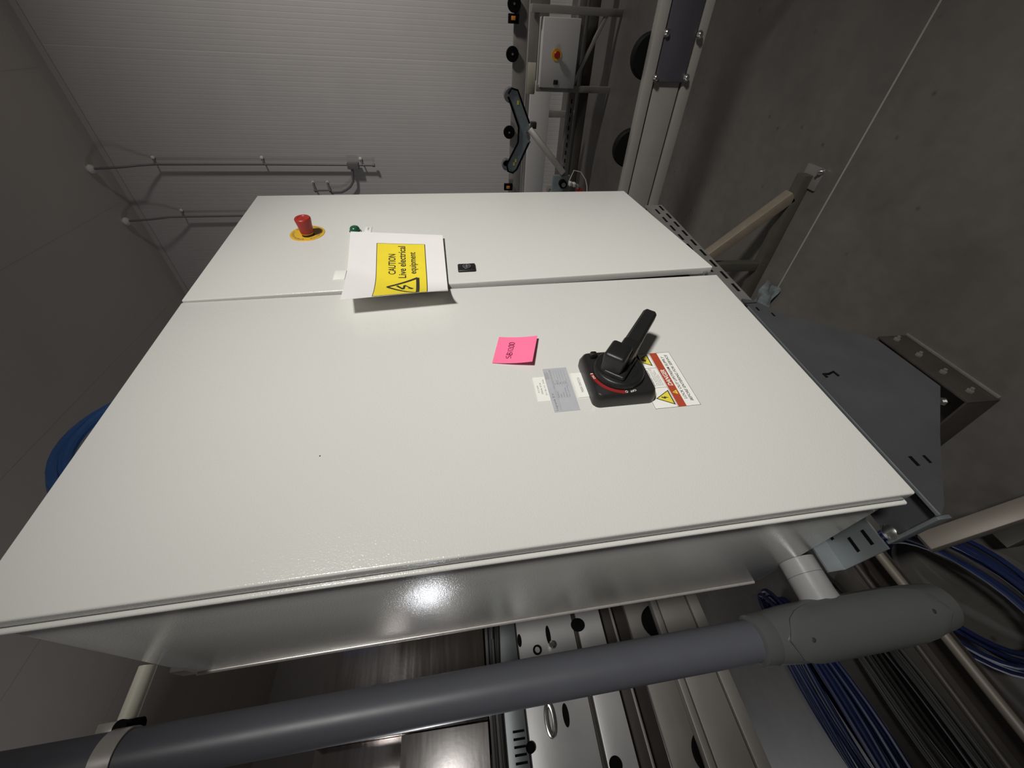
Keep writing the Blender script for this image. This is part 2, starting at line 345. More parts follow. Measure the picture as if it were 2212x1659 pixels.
# --- latch
l0 = K(989, 592); l1 = K(1028, 575)
lat = MB().box(l0.x - 0.001, l1.x, 0.4905, 0.4975, -0.0545, -0.0125, 0.0032, 3).build('door_latch', 'black', cab)
lc = ((l0.x + l1.x) / 2, 0, -0.0335)
MB().lathe((lc[0], 0.4907, lc[2]), (0, -1, 0), [(0, 0.0105), (0.001, 0.0105), (0.0015, 0.0098), (0.0008, 0.009), (0.0008, 0.001)], 24).build('lock_barrel', 'blackside', lat)
lk = MB(); lk.ring((lc[0], 0.4894, lc[2]), (0, -1, 0), 0.0082, 0.0092, 0.0004); lk.box(lc[0] - 0.006, lc[0] + 0.006, 0.4890, 0.4896, lc[2] - 0.001, lc[2] + 0.001); lk.box(lc[0] - 0.001, lc[0] + 0.001, 0.4890, 0.4896, lc[2] - 0.006, lc[2] + 0.006)
lk.build('key_slot', 'greyink', lat)

# --- main disconnect switch
SX, SZ = 0.4345, -0.2690
sw = MB(); 
def sqring(h):  # half size, corner radius, y
    hs, rr, y = h; pts = []
    for cxs, czs, a0 in ((1, 1, 0), (-1, 1, 90), (-1, -1, 180), (1, -1, 270)):
        for k in range(6):
            t = math.radians(a0 + 90 * k / 5); pts.append((SX + cxs * (hs - rr) + rr * math.cos(t), y, SZ + czs * (hs - rr) + rr * math.sin(t)))
    return pts
lev = [sqring(h) for h in ((0.0555, 0.013, 0.4995), (0.0555, 0.013, 0.487), (0.0520, 0.012, 0.4755), (0.0500, 0.011, 0.4735))]
n = 24; vs = [p for l in lev for p in l]; fs = []
for i in range(3):
    for k in range(n): fs.append((i * n + k, i * n + (k + 1) % n, (i + 1) * n + (k + 1) % n, (i + 1) * n + k))
fs += [tuple(range(n))[::-1], tuple(3 * n + k for k in range(n))]
sw.add(vs, fs); swo = sw.build('disconnect_switch', 'blackside', cab); tag(swo, 'black rotary main switch with lever')
MB().lathe((SX, 0.4742, SZ), (0, -1, 0), [(0, 0.0440), (0.006, 0.0440), (0.0115, 0.0415), (0.0125, 0.0400), (0.0125, 0.032), (0.0105, 0.030), (0.0105, 0.001)], 48).build('dial', 'black', swo)
# red arc on the near-upper side of the dial, with I / O marks
arc = MB(); arc.ring((SX, 0.4738, SZ), (0, -1, 0), 0.0450, 0.0510, 0.0012, math.radians(2), math.radians(86), 24, ref=(0, 0, 1))
arc.build('red_arc', 'redprint', swo)
am = MB()
def dialtext(s, ang, r, h, w):       # ang measured from +Z towards -X
    vs, fs = text_mesh(s, 0, 0.01); t = math.radians(ang); ox = SX - r * math.sin(t); oz = SZ + r * math.cos(t)
    tx, tz = -math.cos(t), -math.sin(t)      # reading direction tangential
    nx, nz = -math.sin(t), math.cos(t)
    am.add([(ox + (u - .5) * w * -tx + (q - .5) * h * nx, 0.4724, oz + (u - .5) * w * -tz + (q - .5) * h * nz) for u, q in vs], fs)
am_on = am
dialtext('I', 2, 0.0482, 0.0045, 0.0016); dialtext('ON', 12, 0.0480, 0.0040, 0.0080)
am.build('on_mark', 'white', swo, smooth=False); am = MB()
dialtext('O', 88, 0.0482, 0.0050, 0.0044); dialtext('OFF', 102, 0.0485, 0.0040, 0.0110)
am.build('off_mark', 'white', swo, smooth=False)
ux, uz = 0.756, -0.655; nx_, nz_ = 0.655, 0.756
def lv(p, q, y): return Vector((SX + ux * p + nx_ * q, y, SZ + uz * p + nz_ * q))
hm = Matrix(((ux, 0, nx_, SX), (0, 1, 0, 0), (uz, 0, nz_, SZ), (0, 0, 0, 1)))   # local: x = along lever, z = across
hb = MB(); hb.box(-0.030, 0.014, 0.420, 0.466, -0.010, 0.026, 0.006, 3, hm)
hb.box(0.0, 0.046, 0.431, 0.466, -0.0150, 0.0150, 0.005, 3, hm)
hb.box(-0.032, 0.032, 0.4535, 0.464, -0.019, 0.019, 0.004, 3, hm)
hb.build('knob', 'black', swo)
P = []
for p_, yc, hw, hh in ((0.020, 0.446, 0.0150, 0.012), (0.050, 0.442, 0.0140, 0.0105), (0.090, 0.436, 0.0130, 0.0095), (0.128, 0.433, 0.0125, 0.0090), (0.131, 0.4305, 0.0105, 0.0070)):
    P.append([lv(p_, hw * sx, yc + hh * sy) for sx, sy in ((1, .6), (.7, 1), (-.7, 1), (-1, .6), (-1, -.6), (-.7, -1), (.7, -1), (1, -.6))])
vs = [p for l in P for p in l]; fs = []
for i in range(len(P) - 1):
    for k in range(8): fs.append((i * 8 + k, i * 8 + (k + 1) % 8, (i + 1) * 8 + (k + 1) % 8, (i + 1) * 8 + k))
fs += [tuple(range(8))[::-1], tuple((len(P) - 1) * 8 + k for k in range(8))]
hl = MB(); hl.add(vs, fs); hl.build('lever', 'black', swo)
pk = MB(); pk.box(-0.062, -0.046, 0.462, 0.476, -0.005, 0.005, 0.002, 2, Matrix(((nx_, 0, ux, SX), (0, 1, 0, 0), (nz_, 0, uz, SZ), (0, 0, 0, 1))))
pk = MB(); pk.box(SX + 0.034, SX + 0.044, 0.462, 0.474, SZ + 0.028, SZ + 0.040, 0.003); pk.build('padlock_lug', 'black', swo)

# --- labels on the near door
def rect(*pts):
    q = [K(*p) for p in pts]; xs_ = sorted(p.x for p in q); zs_ = sorted(p.z for p in q)
    return (xs_[0] + xs_[1]) / 2, (xs_[2] + xs_[3]) / 2, (zs_[0] + zs_[1]) / 2, (zs_[2] + zs_[3]) / 2
def label(name, r, m, th=0.0006, bev=0.0):
    return MB().box(r[0], r[1], 0.5 - th, 0.4999, r[2], r[3]).build(name, m, cab, smooth=False)
def lx(r, u): return r[0] + (r[1] - r[0]) * u
def lz(r, w): return r[2] + (r[3] - r[2]) * w
def tx(mb, r, s, u0, u1, w0, w1, y, shear=0.0, bold=0.0): put_text(mb, s, lx(r, u0), lx(r, u1), lz(r, w0), lz(r, w1), y, shear, bold)
# silver rating plate
r = rect((1170, 797), (1222, 795), (1254, 887), (1201, 890)); r = (r[0], r[1], -0.1905, -0.1465)
sl = label('rating_plate', r, 'silver'); t = MB(); y = 0.4992
tx(t, r, 'Logopak B.V.', 0.03, 0.42, 0.80, 0.92, y, 0, 0.01)
for i, w in enumerate((0.985, 0.955, 0.925, 0.895, 0.865, 0.835)): bars(t, [(lx(r, 0.74), lx(r, 0.93 - 0.02 * (i % 3)), lz(r, w - 0.008), lz(r, w))], y)
bars(t, [(lx(r, 0.03), lx(r, 0.97), lz(r, 0.700), lz(r, 0.708)), (lx(r, 0.03), lx(r, 0.97), lz(r, 0.758), lz(r, 0.764))], y)
tx(t, r, 'Overland conveyor control panel type 400', 0.50, 0.96, 0.72, 0.75, y)
rows = (('Machine no.', 'A2', 0.63), ('Supply', '400V AC', 0.52), ('Frequency', '60Hz', 0.41), ('Full load current', '25 A', 0.30), ('Short circuit rating', '10 kA', 0.19))
for i, (a_, b_, w) in enumerate(rows):
    tx(t, r, a_, 0.30, 0.30 + 0.013 * len(a_), w, w + 0.055, y); tx(t, r, b_, 0.60, 0.60 + 0.014 * len(b_), w, w + 0.055, y)
    bars(t, [(lx(r, 0.55), lx(r, 0.95), lz(r, w - 0.03), lz(r, w - 0.024))], y)
t.build('lettering', 'greyink', sl, smooth=False)
# white inspection sticker
r = rect((1150, 816), (1175, 815), (1187, 867), (1163, 868))
ol = label('inspection_sticker', (r[0], r[1], -0.1462, -0.1243), 'white', 0.0008); r = (r[0], r[1], -0.1462, -0.1243); t = MB()
tx(t, r, '0.3 kW', 0.35, 0.65, 0.72, 0.84, 0.4989); tx(t, r, 'SERIAL 4718', 0.28, 0.74, 0.46, 0.58, 0.4989); tx(t, r, '24 / 06 / 21 - 8 kA', 0.22, 0.88, 0.16, 0.28, 0.4989)
t.build('lettering', 'greyink', ol, smooth=False)
# white engraved name plate
r = rect((1232, 808), (1252, 806), (1270, 858), (1252, 860)); r = (r[0], r[1], -0.2155, -0.1945)
nl = label('name_plate', r, 'white', 0.0016); t = MB(); tx(t, r, 'MAIN SWITCH', 0.20, 0.78, 0.38, 0.60, 0.4981)
t.build('lettering', 'greyink', nl, smooth=False)
# danger sticker
r = (0.365, 0.4975, -0.4005, -0.318)
dl = label('danger_sticker', r, 'white', 0.0006); y = 0.4992
def Z(px, py): p = K(px, py); return p.x, p.z
band = (r[0], r[1], -0.3745, -0.3600)
dr = MB(); bars(dr, [(band[0], band[1], band[2], band[3])], y); bars(dr, [(lx(r, 0.33), lx(r, 0.72), -0.3245, -0.318)], y)
dr.build('red_band', 'dangerred', dl, smooth=False)
t = MB()
e = 0.0005
bars(t, [(r[0], r[1], r[2], r[2] + e), (r[0], r[1], r[3] - e, r[3]), (r[0], r[0] + e, r[2], r[3]), (r[1] - e, r[1], r[2], r[3])], y)
bars(t, [(r[0], r[1], -0.3590, -0.3586), (lx(r, 0.345) - e, lx(r, 0.345), -0.3590, r[3]), (lx(r, 0.71) - e, lx(r, 0.71), -0.3590, r[3])], y)
put_text(t, 'LOCK OUT UPSTREAM SUPPLY', lx(r, 0.12), lx(r, 0.92), -0.3835, -0.3782, y, 0.25, 0.012)
put_text(t, 'BEFORE ENTERING FOR SERVICE', lx(r, 0.08), lx(r, 0.95), -0.3925, -0.3872, y, 0.25, 0.012)
put_text(t, 'Shock and arc flash', lx(r, 0.375), lx(r, 0.69), -0.3352, -0.3322, y, 0, 0.02)
put_text(t, 'protection required', lx(r, 0.375), lx(r, 0.67), -0.3398, -0.3368, y, 0, 0.02)
for i, s in enumerate(('Only qualified persons may', 'open this panel. Turn off', 'and lock power before', 'working inside. Failure', 'may cause injury.')):
    put_text(t, s, lx(r, 0.375), lx(r, 0.375 + 0.0125 * len(s)), -0.3437 - 0.0029 * i, -0.3415 - 0.0029 * i, y)
def tri(cx_, cz_, s, dz=0): return [(cx_ - s * 0.58, cz_ - s * 0.5), (cx_ + s * 0.58, cz_ - s * 0.5), (cx_, cz_ + s * 0.5)]
def flatpoly(mb, pts, y, th=0.0002): mb.prism([(p[0], y, p[1]) for p in pts], (0, th, 0))
ty = MB(); tk = t
for (cx_, cz_, s) in ((lx(r, 0.165), -0.3425, 0.026), (lx(r, 0.865), -0.3405, 0.024)):
    flatpoly(tk, tri(cx_, cz_, s * 1.12), y); ty = MB(); flatpoly(ty, tri(cx_, cz_ - 0.0004, s * 0.92), y - 0.0002); ty.build('warning_triangle', 'sticker_y', dl, smooth=False)
ty = MB(); flatpoly(ty, tri(lx(r, 0.245), -0.3673, 0.0085), y - 0.0002); ty.build('warning_triangle', 'sticker_y', dl, smooth=False)
def bolt(mb, cx_, cz_, s, y):
    P_ = [(0.10, 0.55), (-0.12, 0.05), (0.10, 0.05), (-0.14, -0.45), (-0.02, -0.35), (-0.06, -0.58), (0.12, -0.38), (0.0, -0.40), (0.30, 0.18), (0.05, 0.18), (0.28, 0.55)]
    # two simple prisms keep the zig-zag planar and clean
    flatpoly(mb, [(cx_ + a * s, cz_ + b * s) for a, b in ((0.06, 0.5), (-0.22, -0.02), (0.02, -0.02), (0.24, 0.5))], y)
    flatpoly(mb, [(cx_ + a * s, cz_ + b * s) for a, b in ((-0.02, 0.12), (0.28, 0.12), (-0.06, -0.5))], y)
bolt(t, lx(r, 0.165), -0.3450, 0.013, y - 0.0003)
# burst / crushed hand symbol
bx, bz = lx(r, 0.865), -0.3430; star = []
for k in range(14):
    a = 2 * PI * k / 14 + 0.2; rr = (0.0055 if k % 2 else 0.0026) * (1.1 if k % 3 else 0.8); star.append((bx + rr * math.cos(a), bz + rr * math.sin(a)))
flatpoly(t, star, y - 0.0003)
bolt(t, lx(r, 0.245), -0.3680, 0.0045, y - 0.0003)
t.build('lettering', 'ink', dl, smooth=False)
t = MB(); put_text(t, 'DANGER', lx(r, 0.36), lx(r, 0.66), -0.3715, -0.3630, y - 0.0002, 0.25, 0.02); t.build('danger_word', 'white', dl, smooth=False)

# ================================================================== sticky note
sn_o = (0.535, 0.4995, -0.105)
NX, NZ_ = 14, 14
n00 = K(1078, 728, 1, 0.4990); n01 = K(1161, 725, 1, 0.4900); n10 = K(1063, 784, 1, 0.4985); n11 = K(1150, 781, 1, 0.4860)
def note(u, w, off=0.0):        # u: far(0)->near(1), w: top(0)->bottom(1)
    p = (n00 * (1 - u) + n10 * u) * (1 - w) + (n01 * (1 - u) + n11 * u) * w
    curl = 4 * w * (1 - w)
    return Vector((p.x, p.y + 0.0025 * curl - off - 0.0002, p.z))
def sheet(fn, nu, nw, th):
    vs = [fn(i / nu, j / nw) for i in range(nu + 1) for j in range(nw + 1)]; m = len(vs)
    vs += [v + Vector((0, th, 0)) for v in vs]; fs = []
    q = lambda i, j: i * (nw + 1) + j
    for i in range(nu):
        for j in range(nw):
            fs.append((q(i, j), q(i + 1, j), q(i + 1, j + 1), q(i, j + 1))); fs.append(tuple(m + k for k in (q(i, j + 1), q(i + 1, j + 1), q(i + 1, j), q(i, j))))
    edge = [q(i, 0) for i in range(nu + 1)] + [q(nu, j) for j in range(1, nw + 1)] + [q(i, nw) for i in range(nu - 1, -1, -1)] + [q(0, j) for j in range(nw - 1, 0, -1)]
    for k in range(len(edge)):
        a, b = edge[k], edge[(k + 1) % len(edge)]; fs.append((a, b, b + m, a + m))
    return MB().add(vs, fs)
s = sheet(note, NX, NZ_, 0.0003).build('sticky_note', 'pink', None, sn_o, 'C')
tag(s, 'square pink sticky note with handwriting, stuck on the near cabinet door', 'sticky note')
hw = MB()
strokes = {  # handwriting in note space: (u from near to far 0..1, height 0..1)
 'S': [(0.16, 0.86), (0.04, 0.80), (0.02, 0.62), (0.14, 0.50), (0.17, 0.30), (0.02, 0.22)],
 'B': [(0.22, 0.15), (0.24, 0.85)], 'b': [(0.24, 0.85), (0.37, 0.75), (0.30, 0.55), (0.22, 0.52), (0.38, 0.42), (0.36, 0.22), (0.22, 0.15)],
 '1': [(0.46, 0.82), (0.47, 0.18)],
 '2': [(0.52, 0.75), (0.60, 0.82), (0.62, 0.60), (0.54, 0.22), (0.66, 0.20)]}
for k, st in strokes.items():
    hw.tube([note(1 - (0.16 + a * 0.62), 0.28 + (1 - b) * 0.20, 0.0008) for a, b in st], 0.0006, 5)
for c0 in (0.76, 0.92):
    hw.tube([note(1 - (0.16 + (c0 + 0.07 * math.cos(t_)) * 0.62), 0.28 + (0.5 - 0.36 * math.sin(t_)) * 0.20, 0.0008) for t_ in [2 * PI * k / 12 for k in range(13)]], 0.0006, 5, cap=False)
hw.build('handwriting', 'maroon', s)

# ================================================================== caution sign (paper)
cs_o = (0.86, 0.4965, 0.13)
pA = K(757, 500, 1, 0.485); pB = K(956, 508, 1, 0.487)      # far edge: top corner, bottom corner
pC = K(734, 648, 1, 0.457); pD = K(968, 632, 1, 0.455)      # near edge, curled away from the door
def sign(u, w, off=0.0):      # u: 0 far edge .. 1 near edge along the sheet, w: 0 top .. 1 bottom
    far = pA * (1 - w) + pB * w; near = pC * (1 - w) + pD * w
    p = far + (near - far) * u
    s0 = 0.50 + 0.15 * w; q = max(0.0, (u - s0) / (1 - s0)); e = 1.5 + 1.3 * w
    p.y = far.y + (near.y - far.y) * q ** e + 0.002 * math.sin(PI * u) * math.sin(PI * w)
    p.x += 0.010 * (q ** 2) * w
    p.y -= off
    return p
s = sheet(sign, 30, 12, 0.0003).build('caution_sign', 'paper', None, cs_o, 'C')
tag(s, 'white paper sign with yellow caution panel, taped to the far door and curling outwards', 'sign')
U0, U1, V0, V1 = 0.165, 0.992, 0.285, 0.800        # yellow panel extent in sheet space
def sub(fn, u0, u1, w0, w1, off): return lambda a, b: fn(u0 + (u1 - u0) * a, w0 + (w1 - w0) * b, off)
kb = sheet(sub(sign, U0, U1, V0, V1, 0.0005), 26, 4, 0.0001).build('panel_border', 'ink', s)
yp = sheet(sub(sign, U0 + 0.006, U1 - 0.004, V0 + 0.007, V1 - 0.007, 0.0008), 26, 4, 0.0001).build('yellow_panel', 'yprint', s)
def stext(mb, st, u0, u1, w0, w1, bold=0.0):    # text running from near (u0, large) to far (u1, small); w0 baseline, w1 cap height
    vs, fs = text_mesh(st, 0, bold); mb.add([sign(u0 + (u1 - u0) * a, w0 + (w1 - w0) * b, 0.0012) for a, b in vs], fs)
t = MB()
stext(t, 'CAUTION', 0.600, 0.323, 0.485, 0.410, 0.012); stext(t, 'Live electrical', 0.650, 0.205, 0.590, 0.512, 0.012); stext(t, 'equipment', 0.595, 0.293, 0.715, 0.628, 0.012)
t.build('lettering', 'ink', s, smooth=False)
t = MB()
def seg(a, b, wd):     # strip between two sheet-space points
    au, aw = a; bu, bw = b; L = math.hypot((bu - au) * 0.3, (bw - aw) * 0.24); du, dw = (bu - au) * 0.3 / L, (bw - aw) * 0.24 / L; n = 8; vs = []
    for k in range(n + 1):
        f_ = k / n; uu = au + (bu - au) * f_; ww = aw + (bw - aw) * f_
        for sgn in (1, -1): vs.append(sign(uu + sgn * (-dw) * wd / 0.3, ww + sgn * du * wd / 0.24, 0.0012))
    t.add(vs, [(2 * k, 2 * k + 1, 2 * k + 3, 2 * k + 2) for k in range(n)])
apex = (0.800, 0.405); bl = (0.975, 0.705); br = (0.650, 0.705)
seg(apex, bl, 0.0032); seg(apex, br, 0.0032); seg(bl, br, 0.0040)
seg((0.775, 0.50), (0.845, 0.565), 0.0030); seg((0.845, 0.565), (0.765, 0.575), 0.0026); seg((0.765, 0.575), (0.835, 0.655), 0.0020); seg((0.835, 0.655), (0.812, 0.615), 0.004)
t.build('lightning_triangle', 'ink', s, smooth=False)

# ================================================================== conduit on the near side of the cabinet
PX, PY = 0.058, 0.80
cd = thing('conduit', 'thick grey plastic conduit with bulky elbow body beside the near cabinet side', 'conduit', (PX, PY, -0.9), 'C')
MB().tube([(PX, PY, 1.9), (PX, PY, -0.485)], 0.0325, 40).build('pipe', 'pvc', cd)
MB().lathe((PX, PY, -0.470), (0, 0, -1), [(0, 0.0335), (0.003, 0.0395), (0.026, 0.0415), (0.030, 0.0400), (0.055, 0.0395)], 40).build('socket', 'pvcfit', cd)
fb = MB()
prof = [(-0.500, 0.0400), (-0.520, 0.0425), (-0.545, 0.0450), (-0.60, 0.0465), (-0.76, 0.0455), (-0.815, 0.0430), (-0.845, 0.0410), (-0.862, 0.0385), (-0.866, 0.034)]
fb.lathe((PX, PY, 0), (0, 0, 1), [(z, rr) for z, rr in prof][::-1], 40); fb.build('elbow_body', 'pvcfit', cd)
# cover plate: bulged shell on the side that faces away from the wall of the cabinet and to the front
cvv = []; cvf = []; na, nz = 16, 18; dirA = math.radians(252)
for j in range(nz + 1):
    z = -0.512 - (0.835 - 0.512) * j / nz; q = abs(2 * j / nz - 1); half = math.radians(68) * math.sqrt(max(0.0, 1 - q ** 3.2)) + 0.02
    rr = 0.0505 - 0.0035 * (q ** 6)
    for i in range(na + 1):
        a = dirA + half * (2 * i / na - 1); cvv.append((PX + rr * math.cos(a), PY + rr * math.sin(a), z))
for j in range(nz):
    for i in range(na): cvf.append((j * (na + 1) + i, j * (na + 1) + i + 1, (j + 1) * (na + 1) + i + 1, (j + 1) * (na + 1) + i))
mcv = len(cvv); cvv += [(PX + (x - PX) * 0.90, PY + (y - PY) * 0.90, z) for x, y, z in cvv]
cvf += [tuple(mcv + k for k in f[::-1]) for f in cvf]
ed = [i for i in range(na + 1)] + [j * (na + 1) + na for j in range(1, nz + 1)] + [nz * (na + 1) + i for i in range(na - 1, -1, -1)] + [j * (na + 1) for j in range(nz - 1, 0, -1)]
cvf += [(ed[k], ed[(k + 1) % len(ed)], ed[(k + 1) % len(ed)] + mcv, ed[k] + mcv) for k in range(len(ed))]
cv = MB(); cv.add(cvv, cvf); cvo = cv.build('cover_plate', 'pvcfit', cd)
for z in (-0.550, -0.795):
    a = dirA - 0.05 if z > -0.7 else dirA + 0.12
    d = Vector((math.cos(a), math.sin(a), 0)); c0 = Vector((PX, PY, z)) + d * 0.0482
    sc_ = MB().lathe(c0, d, [(0, 0.0042), (0.0016, 0.0040), (0.0020, 0.0032), (0.0020, 0.0003)], 16).build('screw', 'rust', cvo)
# nipple into the cabinet side
MB().lathe((0.1728, PY, -0.640), (-1, 0, 0), [(0, 0.0330), (0.0285, 0.0330), (0.029, 0.0315), (0.0295, 0.0330), (0.062, 0.0330), (0.075, 0.0345), (0.100, 0.034)], 40).build('nipple', 'nipple', cd)
# clamp holding the pipe, with ivory standoff rod fixed in the cabinet side
cl = thing('pipe_clamp', 'bright steel strap clamp with ivory rod holding the thick grey conduit', 'clamp', (0.172, PY, 0.545), 'C')
MB().cyl((0.1735, 0.822, 0.562), (0.104, 0.822, 0.562), 0.0125, 28).build('standoff_rod', 'ivory', cl)
st = MB(); st.ring((PX, PY, 0.526), (0, 0, 1), 0.0326, 0.0350, 0.028, n=40, ref=(1, 0, 0)); st.build('strap', 'brightsteel', cl)
st = MB(); st.box(0.084, 0.104, 0.806, 0.840, 0.556, 0.592, 0.003); st.build('saddle', 'brightsteel', cl)
MB().cyl((0.094, 0.822, 0.558), (0.094, 0.822, 0.538), 0.0115, 20).build('clamp_bolt', 'rubber', cl)
MB().cyl((0.094, 0.808, 0.552), (0.094, 0.796, 0.552), 0.0095, 20).build('clamp_nut', 'rubber', cl)

# ================================================================== mounting hardware under and behind the cabinet
tray = thing('cable_tray', 'dark galvanised sheet tray with slots and pen mark hanging under the cabinet', 'cable tray', (0.4, 0.53, -0.69), 'C')
yF = 0.53
pts = [(0.144, -0.686), (0.690, -0.686), (0.680, -0.712), (0.610, -0.762), (0.577, -0.830), (0.513, -0.908), (0.375, -0.925), (0.270, -0.815), (0.157, -0.705)]
MB().prism([(x, yF, z) for x, z in pts], (0, 0.003, 0)).build('side_sheet', 'galvdark', tray, smooth=False)
MB().box(0.144, 0.66, yF, yF + 0.006, -0.688, -0.6835, 0.001).build('folded_edge', 'galv', tray)
MB().box(0.142, 0.80, yF + 0.02, 0.640, -0.702, -0.698).build('tray_floor', 'galvdark', tray, smooth=False)
MB().box(0.140, 0.146, yF + 0.01, 0.640, -0.712, -0.688, 0.001).build('end_lip', 'galv', tray)
for (p, q, wz) in (((1963, 986), (1986, 1006), 0.006), ((1993, 984), (2012, 1000), 0.005), ((1632, 664), (1641, 671), 0.004), ((1665, 676), (1675, 683), 0.004)):
    a = K(*p, 1, yF); b_ = K(*q, 1, yF); z = (a.z + b_.z) / 2
    MB().box(min(a.x, b_.x), max(a.x, b_.x), yF - 0.0006, yF + 0.0002, z - wz / 2, z + wz / 2).build('slot', 'rubber', tray, smooth=False)
mk = MB(); mk.tube([K(x, y_, 1, yF - 0.001) for x, y_ in ((1787, 815), (1779, 808), (1790, 808), (1800, 803), (1812, 812))], 0.0024, 6); mk.build('pen_mark', 'rubber', tray)
# slotted strut along the bottom edge of the cabinet
su = thing('slotted_strut', 'grey slotted steel strut running under the far half of the cabinet front', 'strut', (0.95, 0.54, -0.66), 'C')
sm = MB()
sx0, sx1, sy, szt, szb = 0.672, 1.235, 0.5455, -0.655, -0.7135
sm.box(sx0, sx1, 0.536, 0.5390, szb, szt); sm.box(sx0, sx1, 0.536, 0.575, szb - 0.003, szb); sm.build('channel', 'strut', su, smooth=False)
for k in range(9):
    x = 0.728 + k * 0.058
    MB().box(x, x + 0.034, 0.5352, 0.5362, -0.7080, -0.7010).build('slot', 'rubber', su, smooth=False)
    MB().box(x - 0.024, x + 0.010, 0.5352, 0.5362, -0.684, -0.6775).build('slot', 'rubber', su, smooth=False)
MB().box(sx0 - 0.004, sx0 + 0.002, 0.530, 0.545, -0.7155, -0.680, 0.001).build('end_tab', 'chrome', su)
# splice bracket with slots and bolt at the near end
sb = thing('splice_bracket', 'small galvanised bracket with slots and dome bolt under the near cabinet corner', 'bracket', (0.2, 0.68, -0.69), 'C')
MB().box(0.135, 0.40, 0.648, 0.760, -0.6935, -0.690, 0.0).build('bracket_plate', 'galv', sb, smooth=False)
MB().box(0.135, 0.40, 0.756, 0.760, -0.690, -0.655).build('upright_flange', 'galv', sb, smooth=False)
for x, y_ in ((0.150, 0.665), (0.150, 0.700), (0.185, 0.735), (0.225, 0.735)): MB().box(x, x + 0.026, y_, y_ + 0.007, -0.6902, -0.6894).build('slot', 'rubber', sb, smooth=False)
bp = K(1920, 1150, 2, -0.688)
MB().lathe((bp.x, bp.y, -0.690), (0, 0, 1), [(0, 0.013), (0.002, 0.013), (0.006, 0.009), (0.008, 0.003)], 20).build('dome_bolt', 'chrome', sb)
MB().cyl((0.1735, 0.9365, -0.62), (0.1735, 0.9365, 0.545), 0.0045, 14).build('edge_glint', 'brightsteel', cab)  # added rod, stands in for the bright glint along the rear edge
# rear mounting rail behind the enclosure
rr_ = thing('mounting_rail', 'grey steel rail fixed along the rear edge of the cabinet side', 'rail', (0.2, 0.95, -0.6), 'C')
MB().box(0.180, 0.224, 0.937, 0.985, -0.66, 0.60, 0.004, 2).build('rail_profile', 'strut', rr_)

# ================================================================== stand: two A-frames of square tube
stn = thing('cabinet_stand', 'welded square tube stand with sloping braces and bolted foot plate below the cabinet', 'stand', (0.9, 0.7, FL))
def brace(x, y0, z0, length, w, m):
    up = Vector((0, 0.7, 0.714)); a = Vector((x, y0, z0)); return MB().quadbeam(a, a + up.normalized() * length, w, w, (1, 0, 0)).build('brace', m, stn)
brace(1.565, 0.485, -1.405, 0.98, 0.045, 'bronze')
bm_ = MB(); bm_.quadbeam((1.565, 0.405, -1.425), (1.565, 1.35, -1.425), 0.045, 0.045); bm_.build('foot_beam', 'darktube', stn)
MB().quadbeam((1.565, 0.80, -1.40), (1.565, 0.80, -0.76), 0.04, 0.04, (0, 1, 0)).build('post', 'darktube', stn)
fp = MB(); fp.box(1.505, 1.600, 0.372, 0.452, FL, FL + 0.008, 0.001); fp.build('foot_plate', 'strut', stn)
fo = MB(); fo.lathe((1.512, 0.382, FL + 0.008), (0, 0, 1), [(0, 0.011), (0.010, 0.011), (0.010, 0.006), (0.022, 0.006)], 12); fo.build('anchor_bolt', 'chrome', stn)
MB().quadbeam((0.315, 0.745, -1.4275), (0.315, 0.975, -1.195), 0.045, 0.045, (1, 0, 0)).build('brace', 'dullrail', stn)  # same metal as the far brace, colour darkened to offset the lamp
MB().quadbeam((0.300, 0.730, FL + 0.026), (0.300, 0.965, FL + 0.026), 0.05, 0.05).build('foot_beam', 'darktube', stn)
# lower cross rails running under the cabinet towards the viewer's left
z_ = -1.02
p1 = G(2034, 1362, 2, z_); p2 = G(2212, 1588, 2, z_); yb = (p1.y + p2.y) / 2
lr = thing('lower_rail', 'long pale tube rail crossing below the cabinet at the lower right', 'rail', (0.2, yb, z_))
MB().tube([(-0.35, yb, z_), (0.62, yb, z_)], 0.0105, 16).build('tube', 'dullrail', lr)
p1 = G(1982, 1378, 2, z_); yb2 = p1.y + 0.02
MB().tube([(-0.35, yb2, z_ - 0.004), (0.55, yb2, z_ - 0.004)], 0.0075, 12).build('inner_tube', 'rust', lr)
MB().box(-0.35, 0.55, yb + 0.004, yb2 - 0.004, z_ - 0.03, z_ - 0.027).build('web_sheet', 'rust', lr, smooth=False)
# dark boxed channel on the floor
bxo = thing('steel_channel_box', 'low dark brown steel box channel with row of bolts standing on the floor', 'steel box', (0.72, 0.80, FL))
mb = MB(); mb.box(0.562, 0.862, 0.700, 0.706, FL, FL + 0.105, 0.001); mb.box(0.562, 0.568, 0.706, 0.93, FL, FL + 0.105, 0.001); mb.box(0.856, 0.862, 0.706, 0.93, FL, FL + 0.105, 0.001)
mb.build('channel_wall', 'rust', bxo)
MB().box(0.568, 0.856, 0.706, 0.93, FL, FL + 0.004).build('channel_floor', 'rust', bxo, smooth=False)
MB().box(0.566, 0.862, 0.692, 0.700, FL, FL + 0.006, 0.001).build('foot_lip', 'strut', bxo)
for x in (0.60, 0.68, 0.76, 0.84):
    MB().lathe((x, 0.700, FL + 0.06), (0, -1, 0), [(0, 0.009), (0.006, 0.009), (0.006, 0.005), (0.014, 0.005)], 6).build('bolt', 'strut', bxo)
for x, y_ in ((0.60, 0.735), (0.63, 0.76)):
    MB().lathe((x, y_, FL + 0.10), (0, 0, 1), [(0, 0.012), (0.012, 0.012), (0.012, 0.006), (0.024, 0.006)], 6).build('hex_bolt', 'chrome', bxo)
